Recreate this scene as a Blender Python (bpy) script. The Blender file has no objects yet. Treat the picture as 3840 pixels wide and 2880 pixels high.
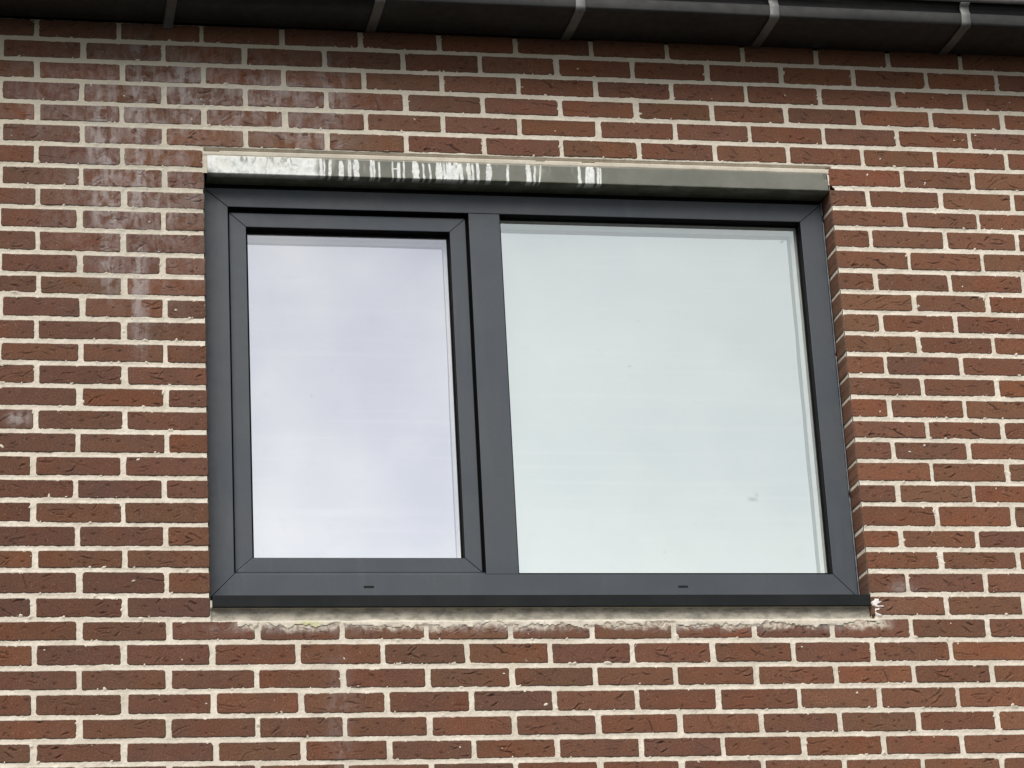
import bpy, math
import numpy as np
from mathutils import Matrix, Vector

SC = bpy.context.scene
COL = SC.collection
RNG = np.random.default_rng(11)

# ---------------------------------------------------------------- camera
cam = bpy.data.cameras.new('camera'); camo = bpy.data.objects.new('camera', cam); COL.objects.link(camo)
cam.sensor_width = 36.0; cam.lens = 93.597; cam.clip_start = 0.1; cam.clip_end = 600
_R = Vector((0.980755, -0.188342, -0.051442)); _U = Vector((-0.013889, -0.330112, 0.94384)); _F = Vector((0.194746, 0.924961, 0.326375))
camo.matrix_world = Matrix(((_R.x, _U.x, -_F.x, -1.46248), (_R.y, _U.y, -_F.y, -6.63446), (_R.z, _U.z, -_F.z, -2.2877), (0, 0, 0, 1)))
SC.camera = camo

# ---------------------------------------------------------------- sky, sun, exposure (overcast day)
SUN_EL, SUN_AZ = math.radians(45), math.radians(-22)      # azimuth: from straight in front of the wall, negative towards its left
world = bpy.data.worlds.new('World'); SC.world = world; world.use_nodes = True
wn = world.node_tree.nodes; wl = world.node_tree.links
bg = wn['Background']
sky = wn.new('ShaderNodeTexSky'); sky.sky_type = 'NISHITA'; sky.sun_disc = False
sky.sun_elevation = SUN_EL; sky.sun_rotation = math.pi - SUN_AZ; sky.air_density = 1.0; sky.dust_density = 0.6; sky.ozone_density = 1.0
hsv = wn.new('ShaderNodeHueSaturation'); hsv.inputs['Saturation'].default_value = 0.10
wl.new(sky.outputs[0], hsv.inputs['Color'])
wtc = wn.new('ShaderNodeTexCoord'); wno = wn.new('ShaderNodeTexNoise'); wno.inputs['Scale'].default_value = 3.2; wno.inputs['Detail'].default_value = 4; wl.new(wtc.outputs['Generated'], wno.inputs['Vector'])
wmr = wn.new('ShaderNodeMapRange'); wmr.inputs[1].default_value = .3; wmr.inputs[2].default_value = .7; wmr.inputs[3].default_value = .86; wmr.inputs[4].default_value = 1.08; wl.new(wno.outputs[0], wmr.inputs[0])
wvm = wn.new('ShaderNodeVectorMath'); wvm.operation = 'SCALE'; wl.new(hsv.outputs[0], wvm.inputs[0]); wl.new(wmr.outputs[0], wvm.inputs['Scale']); wl.new(wvm.outputs[0], bg.inputs['Color'])
bg.inputs['Strength'].default_value = 0.05
sl = bpy.data.lights.new('sun', 'SUN'); so = bpy.data.objects.new('sun', sl); COL.objects.link(so)
sl.energy = 1.5; sl.angle = math.radians(44); sl.color = (1.0, 0.965, 0.92)
_d = Vector((math.sin(SUN_AZ) * math.cos(SUN_EL), -math.cos(SUN_AZ) * math.cos(SUN_EL), math.sin(SUN_EL)))
so.rotation_euler = _d.to_track_quat('Z', 'Y').to_euler()
SC.view_settings.view_transform = 'Standard'; SC.view_settings.look = 'None'
SC.view_settings.exposure = 1.32; SC.view_settings.gamma = 1.0; SC.view_settings.use_curve_mapping = False

# ---------------------------------------------------------------- helpers
def noise2(x, z, cell, seed):
    """smooth value noise, -1..1"""
    r = np.random.default_rng(seed); g = r.uniform(-1, 1, (257, 257))
    u = np.asarray(x) / cell + 40.3; v = np.asarray(z) / cell + 71.7
    iu = np.floor(u).astype(int); iv = np.floor(v).astype(int)
    fu = u - iu; fv = v - iv
    fu = fu * fu * (3 - 2 * fu); fv = fv * fv * (3 - 2 * fv)
    a = g[iu % 257, iv % 257]; b = g[(iu + 1) % 257, iv % 257]; c = g[iu % 257, (iv + 1) % 257]; d = g[(iu + 1) % 257, (iv + 1) % 257]
    return (a * (1 - fu) + b * fu) * (1 - fv) + (c * (1 - fu) + d * fu) * fv
def fbm(x, z, cell, seed, octaves=4, gain=0.55):
    s = 0; a = 1; t = 0
    for i in range(octaves):
        s = s + a * noise2(x, z, cell / 2 ** i, seed + 17 * i); t += a; a *= gain
    return s / t
def smooth(e0, e1, x):
    t = np.clip((x - e0) / (e1 - e0), 0, 1); return t * t * (3 - 2 * t)
def mesh_np(name, co, quads, attrs=None, smoothf=True):
    me = bpy.data.meshes.new(name)
    co = np.asarray(co, dtype=np.float32); quads = np.asarray(quads, dtype=np.int32)
    n, k = quads.shape
    me.vertices.add(len(co)); me.vertices.foreach_set('co', co.ravel())
    me.loops.add(n * k); me.loops.foreach_set('vertex_index', quads.ravel())
    me.polygons.add(n); me.polygons.foreach_set('loop_start', np.arange(0, n * k, k, dtype=np.int32))
    me.update(calc_edges=True); me.validate()
    if smoothf:
        me.polygons.foreach_set('use_smooth', np.ones(len(me.polygons), dtype=bool))
    for an, av in (attrs or {}).items():
        at = me.attributes.new(an, 'FLOAT', 'POINT'); at.data.foreach_set('value', np.asarray(av, dtype=np.float32).ravel())
    return me
def link(name, me, mat=None, parent=None, **props):
    o = bpy.data.objects.new(name, me); COL.objects.link(o)
    if mat and me is not None and not me.materials: me.materials.append(mat)
    if parent is not None: o.parent = parent
    for k, v in props.items(): o[k] = v
    return o
def thing(name, label, category, loc=(0, 0, 0), group=None):
    o = bpy.data.objects.new(name, None); COL.objects.link(o); o.location = loc
    o.empty_display_size = 0.1
    o['label'] = label; o['category'] = category; o['kind'] = 'thing'
    if group: o['group'] = group
    return o
def prism(poly, y0, y1, bev=0.0, seg=2, axis='y'):
    """prism of an (x,z) polygon between y0 and y1 (axis 'x': polygon is (y,z) between x0 and x1)"""
    import bmesh
    bm = bmesh.new()
    def P(a, b, t): return (a, t, b) if axis == 'y' else (t, a, b)
    v0 = [bm.verts.new(P(a, b, y0)) for a, b in poly]; v1 = [bm.verts.new(P(a, b, y1)) for a, b in poly]
    n = len(poly)
    bm.faces.new(v0); bm.faces.new(list(reversed(v1)))
    for i in range(n): bm.faces.new((v0[i], v1[i], v1[(i + 1) % n], v0[(i + 1) % n]))
    bmesh.ops.recalc_face_normals(bm, faces=bm.faces)
    if bev: bmesh.ops.bevel(bm, geom=list(bm.edges), offset=bev, segments=seg, affect='EDGES', profile=0.5, clamp_overlap=True)
    me = bpy.data.meshes.new('prism'); bm.to_mesh(me); bm.free()
    return me
def box(x0, x1, y0, y1, z0, z1, bev=0.0, seg=2):
    return prism([(x0, z0), (x1, z0), (x1, z1), (x0, z1)], y0, y1, bev, seg)

class NT:
    def __init__(s, name):
        s.m = bpy.data.materials.new(name); s.m.use_nodes = True; s.t = s.m.node_tree
        s.b = s.t.nodes['Principled BSDF']; s.out = s.t.nodes['Material Output']
    def n(s, typ, **kw):
        nd = s.t.nodes.new(typ)
        for k, v in kw.items(): setattr(nd, k, v)
        return nd
    def put(s, sock, v):
        if isinstance(v, bpy.types.NodeSocket): s.t.links.new(v, sock)
        elif isinstance(v, (tuple, list)) and len(v) == 3 and sock.type == 'RGBA': sock.default_value = (*v, 1)
        else: sock.default_value = v
    def math(s, op, a, b=0.0, c=0.0, clamp=False):
        nd = s.n('ShaderNodeMath', operation=op, use_clamp=clamp)
        s.put(nd.inputs[0], a); s.put(nd.inputs[1], b)
        if op in ('MULTIPLY_ADD',): s.put(nd.inputs[2], c)
        return nd.outputs[0]
    def vmath(s, op, a, b=(0, 0, 0)):
        nd = s.n('ShaderNodeVectorMath', operation=op); s.put(nd.inputs[0], a)
        if isinstance(b, bpy.types.NodeSocket): s.t.links.new(b, nd.inputs[1])
        else: nd.inputs[1].default_value = b
        return nd.outputs[0]
    def mix(s, f, a, b, blend='MIX'):
        nd = s.n('ShaderNodeMix', data_type='RGBA', blend_type=blend)
        s.put(nd.inputs[0], f); s.put(nd.inputs[6], a); s.put(nd.inputs[7], b)
        return nd.outputs[2]
    def ramp(s, v, a, b, lo=0.0, hi=1.0):
        nd = s.n('ShaderNodeMapRange', clamp=True); nd.interpolation_type = 'SMOOTHSTEP'
        s.put(nd.inputs[0], v); nd.inputs[1].default_value = a; nd.inputs[2].default_value = b; nd.inputs[3].default_value = lo; nd.inputs[4].default_value = hi
        return nd.outputs[0]
    def noise(s, vec, scale, detail=4, rough=0.55, dist=0.0):
        nd = s.n('ShaderNodeTexNoise'); s.put(nd.inputs['Vector'], vec); nd.inputs['Scale'].default_value = scale
        nd.inputs['Detail'].default_value = detail; nd.inputs['Roughness'].default_value = rough; nd.inputs['Distortion'].default_value = dist
        return nd.outputs[0]
    def pos(s): return s.n('ShaderNodeNewGeometry').outputs['Position']
    def attr(s, name): return s.n('ShaderNodeAttribute', attribute_name=name).outputs['Fac']
    def bump(s, h, strength, dist):
        nd = s.n('ShaderNodeBump'); s.put(nd.inputs['Height'], h); nd.inputs['Strength'].default_value = strength; nd.inputs['Distance'].default_value = dist
        s.t.links.new(nd.outputs[0], s.b.inputs['Normal']); return nd
    def base(s, c): s.put(s.b.inputs['Base Color'], c)
    def rough(s, v): s.put(s.b.inputs['Roughness'], v)

# ---------------------------------------------------------------- materials
def gauss(t, px, pz, x0, z0, sx, sz, amp):
    a = t.math('POWER', t.math('DIVIDE', t.math('SUBTRACT', px, x0), sx), 2.0)
    b = t.math('POWER', t.math('DIVIDE', t.math('SUBTRACT', pz, z0), sz), 2.0)
    return t.math('MULTIPLY', t.math('EXPONENT', t.math('MULTIPLY', t.math('ADD', a, b), -1.0)), amp)
# run-off bloom on the wall left of and above the window: (x, z, half-width, half-height, amount)
BLOOM = [(-1.158, .76, .050, .13, 1.0), (-1.066, .84, .040, .20, .75), (-1.062, .60, .030, .13, 1.1), (-1.14, .58, .055, .16, .9), (-.975, .53, .02, .09, .7),
         (-1.135, .37, .035, .08, .8), (-1.06, .31, .022, .15, 1.1), (-.93, .90, .13, .10, .75), (-.70, .88, .14, .09, .7), (-.53, .89, .04, .11, .8), (-.56, -.85, .03, .17, .28), (-.60, .76, .12, .07, .55), (-1.37, -.06, .03, .02, .9), (-.95, .86, .42, .13, .55), (-1.05, .62, .20, .30, .45), (-.62, -.618, .24, .014, .55), (-.12, -.618, .26, .014, .6), (.40, -.618, .26, .014, .5), (.78, -.618, .12, .014, .5), (.98, -.515, .03, .02, .6)]
def bloom_mask(t):
    p = t.pos(); sep = t.n('ShaderNodeSeparateXYZ'); t.put(sep.inputs[0], p); px, pz = sep.outputs[0], sep.outputs[2]
    acc = None
    for g in BLOOM:
        v = gauss(t, px, pz, *g); acc = v if acc is None else t.math('MAXIMUM', acc, v)
    streak = t.noise(t.vmath('MULTIPLY', p, (1, 1, .22)), 44, 5, .65, .3)
    patch = t.noise(p, 26, 5, .65, .6)
    m = t.math('MULTIPLY', acc, t.math('ADD', t.ramp(streak, .42, .66), t.math('MULTIPLY', t.ramp(patch, .42, .58), .9)))
    return t.math('MINIMUM', m, 1.0)

def brick_material(name, own_colour=True):
    t = NT(name); p = t.pos()
    oi = t.n('ShaderNodeObjectInfo'); tc = t.n('ShaderNodeTexCoord')
    if own_colour:
        col = oi.outputs['Color']; off = t.vmath('SCALE', (0, 0, 0)); 
        comb = t.n('ShaderNodeCombineXYZ'); t.put(comb.inputs[0], t.math('MULTIPLY', oi.outputs['Random'], 37.0)); t.put(comb.inputs[2], t.math('MULTIPLY', oi.outputs['Random'], 91.0))
        q = t.vmath('ADD', p, comb.outputs[0])
    else:
        tn = t.attr('tone'); col = t.mix(tn, (.105, .046, .033), (.165, .060, .036)); q = p
    warm = t.noise(q, 18, 3, .5)                                   # cloudy firing colour within one brick
    c = t.mix(t.ramp(warm, .35, .68, 0, .55), col, t.mix(1.0, col, (.80, .86, .98), 'MULTIPLY'))
    c = t.mix(t.ramp(t.noise(q, 9, 2, .5), .45, .70, 0, .55), c, t.mix(1.0, c, (1.22, .96, .80), 'MULTIPLY'))
    grain = t.noise(q, 260, 4, .7)
    c = t.mix(t.ramp(grain, .30, .75, .0, 1.0), t.mix(1.0, c, (.66, .66, .66), 'MULTIPLY'), t.mix(1.0, c, (1.32, 1.30, 1.28), 'MULTIPLY'))
    spk = t.n('ShaderNodeTexVoronoi'); t.put(spk.inputs['Vector'], q); spk.inputs['Scale'].default_value = 130
    c = t.mix(t.math('MULTIPLY', t.ramp(spk.outputs['Distance'], .10, .22, 1, 0), t.ramp(t.noise(q, 40, 2), .52, .62, 0, .5)), c, (.38, .30, .25))
    if own_colour:
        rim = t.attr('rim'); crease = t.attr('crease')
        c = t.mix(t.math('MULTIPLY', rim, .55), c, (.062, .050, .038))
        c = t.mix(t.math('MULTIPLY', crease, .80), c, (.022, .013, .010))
    bm = bloom_mask(t)
    c = t.mix(t.math('MULTIPLY', bm, .62), c, (.37, .335, .325))
    # cream mortar wiped thinly over the course under the sill
    sp = t.n('ShaderNodeSeparateXYZ'); t.put(sp.inputs[0], p)
    zz_ = t.math('ADD', sp.outputs[2], t.math('MULTIPLY', t.math('SUBTRACT', t.noise(p, 16, 5, .7, .8), .5), .075))
    wipe = t.math('MULTIPLY', t.ramp(zz_, -.630, -.612), t.math('MULTIPLY', t.ramp(sp.outputs[0], -.84, -.78), t.ramp(sp.outputs[0], .955, .90)))
    wipe = t.math('MULTIPLY', wipe, t.math('MULTIPLY', t.ramp(sp.outputs[2], -.66, -.65), t.ramp(sp.outputs[2], -.596, -.600)))
    wipe = t.math('MULTIPLY', wipe, t.ramp(t.noise(p, 70, 4, .65, .5), .36, .60, .25, .95))
    c = t.mix(wipe, c, (.60, .545, .45))
    t.base(c); t.rough(.93); t.b.inputs['Specular IOR Level'].default_value = .25
    h = t.math('ADD', t.noise(q, 330, 5, .7), t.math('MULTIPLY', t.noise(q, 90, 3, .6, .8), 1.2))
    t.bump(h, .55, .0012)
    return t.m
M_BRICK = brick_material('fired brick'); M_BRICK_FAR = brick_material('fired brick outer', False)

t = NT('lime mortar'); p = t.pos()
grey = t.attr('grey'); green = t.attr('green'); white = t.attr('white')
c = t.mix(t.ramp(t.noise(p, 14, 4, .6), .3, .7), (.585, .525, .43), (.73, .665, .565))
c = t.mix(t.ramp(t.noise(p, 120, 4, .7), .50, .72, 0, .45), c, (.36, .33, .28))
c = t.mix(t.ramp(t.noise(t.vmath('MULTIPLY', p, (1, 1, 3)), 45, 3, .6), .58, .70, 0, .35), c, (.40, .38, .34))
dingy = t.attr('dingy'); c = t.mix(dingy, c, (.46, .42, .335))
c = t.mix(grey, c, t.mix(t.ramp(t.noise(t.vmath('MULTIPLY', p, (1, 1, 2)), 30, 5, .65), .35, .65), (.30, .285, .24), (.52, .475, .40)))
c = t.mix(t.math('MULTIPLY', green, .8), c, (.45, .47, .20))
c = t.mix(white, c, (.80, .76, .74))
c = t.mix(t.math('MULTIPLY', bloom_mask(t), .5), c, (.38, .36, .32))
t.base(c); t.rough(.95); t.b.inputs['Specular IOR Level'].default_value = .2
t.bump(t.math('ADD', t.noise(p, 420, 4, .7), t.noise(p, 130, 3, .6)), .6, .0014)
M_MORTAR = t.m

t = NT('concrete lintel'); p = t.pos(); lime = t.attr('lime'); thin = t.attr('thin')
c = t.mix(t.ramp(t.noise(p, 7, 4, .6), .3, .7), (.140, .145, .120), (.190, .192, .165))
c = t.mix(t.ramp(t.noise(p, 60, 5, .7), .52, .68, 0, .5), c, (.17, .175, .14))
sep = t.n('ShaderNodeSeparateXYZ'); t.put(sep.inputs[0], p)
algae = t.math('MULTIPLY', t.ramp(sep.outputs[2], .6535, .643), t.ramp(t.noise(p, 22, 3, .6), .35, .6))
c = t.mix(t.math('MULTIPLY', algae, .8), c, (.055, .065, .025))
lm = t.math('MULTIPLY', lime, t.ramp(t.noise(p, 55, 5, .65), .30, .50, .52, 1.0))
c = t.mix(lm, c, t.mix(t.ramp(t.noise(p, 50, 3), .3, .7), (.62, .64, .62), (.78, .80, .77)))
c = t.mix(t.math('MULTIPLY', thin, .55), c, (.58, .57, .50))
t.base(c); t.rough(.88)
t.bump(t.math('ADD', t.noise(p, 300, 4, .7), t.math('MULTIPLY', lime, .8)), .4, .001)
M_LINTEL = t.m

t = NT('anthracite foiled frame'); p = t.pos()
c = t.mix(t.ramp(t.noise(p, 6, 3, .5), .35, .65), (.050, .060, .074), (.060, .068, .079))
c = t.mix(t.ramp(t.noise(p, 90, 4, .7), .35, .75, 0, .35), c, (.050, .054, .058))
c = t.mix(t.ramp(t.noise(t.vmath('MULTIPLY', p, (1, 1, .12)), 22, 5, .65), .52, .74, 0, .35), c, (.085, .092, .098))
t.base(c); t.rough(t.ramp(t.noise(p, 30, 3), .3, .7, .42, .55)); t.b.inputs['Specular IOR Level'].default_value = .4
t.bump(t.noise(p, 700, 3, .6), .12, .0006)
M_FRAME = t.m
t = NT('dark sill metal'); p = t.pos()
c = t.mix(t.ramp(t.noise(p, 12, 4, .6), .3, .7), (.010, .012, .013), (.015, .016, .017))
t.base(c); t.rough(.6); t.b.inputs['Specular IOR Level'].default_value = .15; t.bump(t.noise(p, 500, 3, .6), .1, .0006)
M_SILL = t.m
t = NT('black rubber'); t.base((.004, .0045, .0045)); t.rough(.8); t.b.inputs['Specular IOR Level'].default_value = .1; M_RUBBER = t.m
t = NT('dark void lining'); t.base((.004, .004, .004)); t.rough(.9); M_VOID = t.m
t = NT('grey sealant'); p = t.pos()
t.base(t.mix(t.ramp(t.noise(p, 40, 3), .35, .65), (.10, .115, .13), (.17, .19, .21))); t.rough(.45); t.bump(t.noise(p, 120, 3, .6), .6, .002)
M_SEAL = t.m
t = NT('aluminium spacer'); p = t.pos()
t.base(t.mix(t.ramp(t.noise(p, 50, 3), .3, .7), (.60, .61, .59), (.68, .69, .67))); t.rough(.6); M_SPACER = t.m
def sheet_mat(name, a, b, seed, spots=()):
    t = NT(name); p = t.pos(); q = t.vmath('ADD', p, (seed, 0, seed))
    c = t.mix(t.ramp(t.noise(t.vmath('MULTIPLY', q, (1, 1, 1.2)), 2.6, 3, .5), .3, .7), a, b)  # reflected sky hue and soft clouds painted in as a tint
    c = t.mix(t.ramp(t.noise(q, 24, 4, .6), .56, .70, 0, .22), c, tuple(v * .90 for v in a))
    c = t.mix(t.ramp(t.noise(t.vmath('MULTIPLY', q, (.35, 1, 14)), 3.0, 3, .6), .52, .72, 0, .35), c, tuple(min(.93, v * 1.05) for v in b))  # faint horizontal reflection lines, painted as streaks
    vo = t.n('ShaderNodeTexVoronoi'); t.put(vo.inputs['Vector'], q); vo.inputs['Scale'].default_value = 7.0
    c = t.mix(t.ramp(vo.outputs['Distance'], .012, .03, .5, 0), c, (.25, .26, .28))
    if spots:
        sp = t.n('ShaderNodeSeparateXYZ'); t.put(sp.inputs[0], t.vmath('ADD', p, (0, 0, 0)))
        for (x0, z0, sx, sz, amp) in spots:
            gm = gauss(t, t.math('MULTIPLY_ADD', t.noise(p, 60, 3, .6), .02, t.math('SUBTRACT', sp.outputs[0], .01)), t.math('MULTIPLY_ADD', t.noise(q, 55, 3, .6), .02, t.math('SUBTRACT', sp.outputs[2], .01)), x0, z0, sx, sz, amp)
            c = t.mix(gm, c, (.12, .13, .15))
    t.base(c); t.rough(.8); t.b.inputs['Specular IOR Level'].default_value = .2
    g2 = t.n('ShaderNodeBsdfGlossy'); g2.inputs['Roughness'].default_value = .02; t.put(g2.inputs['Color'], c)
    bp = t.n('ShaderNodeBump'); t.put(bp.inputs['Height'], t.noise(q, 2.0, 2, .5)); bp.inputs['Strength'].default_value = .25; bp.inputs['Distance'].default_value = .02
    t.t.links.new(bp.outputs[0], g2.inputs['Normal'])
    m2 = t.n('ShaderNodeMixShader'); m2.inputs[0].default_value = .86
    t.t.links.new(t.b.outputs[0], m2.inputs[1]); t.t.links.new(g2.outputs[0], m2.inputs[2]); t.t.links.new(m2.outputs[0], t.out.inputs[0])
    return t.m
M_SHEET_L = sheet_mat('coated inner pane with painted lavender sky', (.69, .71, .79), (.89, .885, .90), 3.1)
M_SHEET_R = sheet_mat('coated inner pane with painted greenish sky', (.74, .81, .79), (.84, .89, .855), 9.4, ((.622, -.226, .010, .005, .8), (.634, -.214, .004, .006, .6), (.774, .546, .004, .004, 1.0), (.30, .16, .002, .002, .8)))
def glass_mat(name, tint, tint2):
    t = NT(name)                                              # coated outer pane: mirrors the sky on its outer face, lets the rest through
    tr = t.n('ShaderNodeBsdfTransparent'); tr.inputs[0].default_value = (.99, .99, .99, 1)
    gl = t.n('ShaderNodeBsdfGlossy'); gl.inputs['Roughness'].default_value = .0; t.put(gl.inputs['Color'], t.mix(t.ramp(t.noise(t.vmath('ADD', t.pos(), (tint[0] * 9, 0, 2.0)), 1.7, 3, .5), .34, .62), tint, tint2))  # noise between the two tints paints the clouds' reflection
    mx = t.n('ShaderNodeMixShader'); geo = t.n('ShaderNodeNewGeometry')
    t.put(mx.inputs[0], t.math('MULTIPLY', t.math('SUBTRACT', 1.0, geo.outputs['Backfacing']), .55))
    t.t.links.new(tr.outputs[0], mx.inputs[1]); t.t.links.new(gl.outputs[0], mx.inputs[2])
    bp = t.n('ShaderNodeBump'); t.put(bp.inputs['Height'], t.noise(t.pos(), 3.0, 2, .5)); bp.inputs['Strength'].default_value = .05; bp.inputs['Distance'].default_value = .01
    t.t.links.new(bp.outputs[0], gl.inputs['Normal'])
    t.t.links.new(mx.outputs[0], t.out.inputs[0]); return t.m
M_GLASS_L = glass_mat('coated glass with painted lavender sky', (.725, .745, .815), (.875, .885, .89)); M_GLASS_R = glass_mat('coated glass with painted greenish sky', (.81, .865, .85), (.84, .895, .85))

def zinc(name, a, b, rough, metal=.55, stain=.5):
    t = NT(name); p = t.pos()
    c = t.mix(t.ramp(t.noise(p, 5, 4, .6), .3, .7), a, b)
    c = t.mix(t.ramp(t.noise(t.vmath('MULTIPLY', p, (1, 1, .5)), 38, 5, .65), .50, .70, 0, stain), c, tuple(v * .55 for v in a))
    c = t.mix(t.ramp(t.noise(p, 150, 4, .7), .62, .74, 0, .4), c, tuple(min(.6, v * 2.2) for v in b))
    t.base(c); t.b.inputs['Metallic'].default_value = metal
    t.rough(t.ramp(t.noise(p, 25, 3), .3, .7, rough - .08, rough + .1)); t.bump(t.noise(p, 160, 4, .6), .25, .001)
    return t.m
M_ZINC = zinc('dark weathered zinc', (.016, .0165, .017), (.026, .026, .0255), .68, .1)
M_BEAD = zinc('bright zinc bead', (.20, .20, .195), (.28, .28, .27), .5, .5, .4)
M_STRAP = zinc('galvanised strap', (.10, .103, .10), (.18, .18, .175), .55, .15, .5)
t = NT('slate roof tile'); p = t.pos(); t.base(t.mix(t.noise(p, 12, 4), (.022, .023, .025), (.05, .05, .05))); t.rough(.7); M_TILE = t.m
t = NT('dark timber board'); t.base((.03, .026, .022)); t.rough(.8); M_TIMBER = t.m
t = NT('grey paving ground'); p = t.pos()
c = t.mix(t.ramp(t.noise(p, .6, 5, .6), .35, .65), (.030, .032, .026), (.05, .05, .045)); c = t.mix(t.ramp(t.noise(p, 40, 4, .7), .4, .7, 0, .5), c, (.05, .05, .045))
t.base(c); t.rough(.95); t.bump(t.noise(p, 60, 4), .5, .004); M_GROUND = t.m

# measured: bed joint heights (0.1 mm) at both ends, head joint positions (mm) per course, lime streaks (m)
BEDL=[10944, 10316, 9692, 9071, 8414, 7816, 7190, 6560, 5933, 5341, 4698, 4044, 3425, 2838, 2188, 1549, 936, 312, -294, -940, -1568, -2192, -2805, -3443, -4077, -4652, -5327, -5950, -6555, -7204, -7823, -8464, -9068, -9655, -10285]
BEDR=[11039, 10387, 9739, 9103, 8504, 7867, 7242, 6586, 5960, 5362, 4718, 4061, 3424, 2808, 2179, 1569, 923, 297, -349, -944, -1544, -2179, -2787, -3476, -4076, -4681, -5335, -5962, -6585, -7235, -7828, -8492, -9129, -9762, -10406]
JOINTS={0:{0:-1334,1:-1111,2:-886,3:-663,4:-443,5:-223,6:-3,7:216,8:439,9:661,10:883,11:1101,12:1321},1:{-0.5:-1429,0.5:-1208,1.5:-990,2.5:-769,3.5:-547,4.5:-327,5.5:-108,6.5:113,7.5:332,8.5:552,9.5:773,10.5:991,11.5:1212,12.5:1428},2:{0:-1331,1:-1103,2:-881,3:-662,4:-439,5:-220,6:-1,7:220,8:443,9:664,10:881,11:1103,12:1322},3:{-0.5:-1429,0.5:-1212,1.5:-991,2.5:-770,3.5:-544,4.5:-323,5.5:-104,6.5:115,7.5:335,8.5:557,9.5:776,10.5:993,11.5:1212,12.5:1430},4:{0:-1330,1:-1104,2:-884,3:-660,4:-437,5:-222,6:-3,7:221,8:444,9:663,10:882,11:1102,12:1323},5:{-0.5:-1428,0.5:-1211,1.5:-991,2.5:-769,3.5:-546,4.5:-327,5.5:-107,6.5:112,7.5:335,8.5:555,9.5:773,10.5:992,11.5:1211,12.5:1429},6:{0:-1331,1:-1103,11:1104,12:1318},7:{-0.5:-1428,0.5:-1213,1.5:-992,10.5:996,11.5:1214,12.5:1431},8:{0:-1326,1:-1100,11:1101,12:1320},9:{-0.5:-1428,0.5:-1216,1.5:-995,10.5:993,11.5:1215,12.5:1432},10:{0:-1327,1:-1101,11:1100,12:1318},11:{-0.5:-1427,0.5:-1217,1.5:-997,10.5:994,11.5:1213,12.5:1433},12:{0:-1323,1:-1100,11:1101,12:1319},13:{-0.5:-1422,0.5:-1208,1.5:-992,10.5:998,11.5:1216},14:{0:-1328,1:-1102,11:1101,12:1322},15:{-0.5:-1424,0.5:-1212,1.5:-994,10.5:998,11.5:1219},16:{0:-1327,1:-1099,11:1098,12:1319},17:{-0.5:-1429,0.5:-1216,1.5:-993,10.5:997,11.5:1215},18:{0:-1328,1:-1099,11:1100,12:1321},19:{-0.5:-1434,0.5:-1220,1.5:-993,10.5:993,11.5:1213},20:{0:-1334,1:-1104,11:1099,12:1319},21:{-0.5:-1435,0.5:-1226,1.5:-999,10.5:995,11.5:1214},22:{0:-1334,1:-1104,11:1099,12:1321},23:{-0.5:-1431,0.5:-1222,1.5:-996,10.5:991,11.5:1210},24:{0:-1327,1:-1102,11:1098,12:1320},25:{-0.5:-1432,0.5:-1216,1.5:-995,10.5:996,11.5:1218},26:{0:-1330,1:-1102,11:1099,12:1321},27:{-0.5:-1431,0.5:-1215,1.5:-991,2.5:-766,3.5:-547,4.5:-327,5.5:-106,6.5:114,7.5:335,8.5:554,9.5:772,10.5:993,11.5:1211},28:{0:-1328,1:-1105,2:-882,3:-663,4:-443,5:-223,6:-2,7:218,8:438,9:657,10:878,11:1099},29:{-0.5:-1429,0.5:-1216,1.5:-993,2.5:-770,3.5:-548,4.5:-327,5.5:-107,6.5:113,7.5:331,8.5:551,9.5:771,10.5:988,11.5:1209},30:{0:-1329,1:-1103,2:-880,3:-658,4:-437,5:-216,6:1,7:222,8:442,9:663,10:885,11:1105},31:{-0.5:-1429,0.5:-1215,1.5:-993,2.5:-769,3.5:-548,4.5:-328,5.5:-108,6.5:114,7.5:334,8.5:552,9.5:768,10.5:986,11.5:1208},32:{0:-1329,1:-1106,2:-876,3:-655,4:-436,5:-218,6:2,7:225,8:444,9:664,10:884,11:1102},33:{-0.5:-1429,0.5:-1215,1.5:-992,3.5:-548,4.5:-329,5.5:-110,6.5:113,7.5:329,8.5:549,9.5:768,10.5:988,11.5:1207}}
STREAKS =  [(-0.5659, 0.0084), (-0.557, 0.0042), (-0.5401, 0.0073), (-0.5102, 0.0125), (-0.4892, 0.0042), (-0.4852, 0.0042), (-0.4693, 0.0157), (-0.4272, 0.0073), (-0.4192, 0.0046), (-0.4056, 0.0058), (-0.368, 0.0038), (-0.351, 0.0084), (-0.3369, 0.0046), (-0.3046, 0.0188), (-0.2824, 0.0046), (-0.2642, 0.0052), (-0.2389, 0.0178), (-0.2248, 0.0063), (-0.2156, 0.0084), (-0.2075, 0.0104), (-0.1923, 0.0209), (-0.1781, 0.0104), (-0.1557, 0.0115), (-0.1442, 0.0058), (-0.1303, 0.0084), (-0.0993, 0.0157), (-0.0456, 0.0061), (0.0133, 0.0148), (0.0304, 0.0052), (0.0458, 0.0044), (0.1566, 0.0063), (0.16, 0.0042), (0.1876, 0.0261), (0.2108, 0.0077), (0.2177, 0.0049)]

# ---------------------------------------------------------------- geometry constants (metres; wall face at y=0, x right, z up)
LB, PITCH = 0.2205, 0.06268
OPL, OPR = -0.884, 0.8845                 # masonry opening
LZ0, LZ1 = 0.6462, 0.7000                 # lintel face
BEDL = [v / 1e4 for v in BEDL]; BEDR = [v / 1e4 for v in BEDR]
XL, XR = -1.425, 1.40
GROUND = -3.95
def bed_z(b, x):
    if 0 <= b <= 34:
        t = (x - XL) / (XR - XL); t = min(1.25, max(-.25, t)); return BEDL[b] * (1 - t) + BEDR[b] * t
    return (17.5 - b) * PITCH

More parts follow.
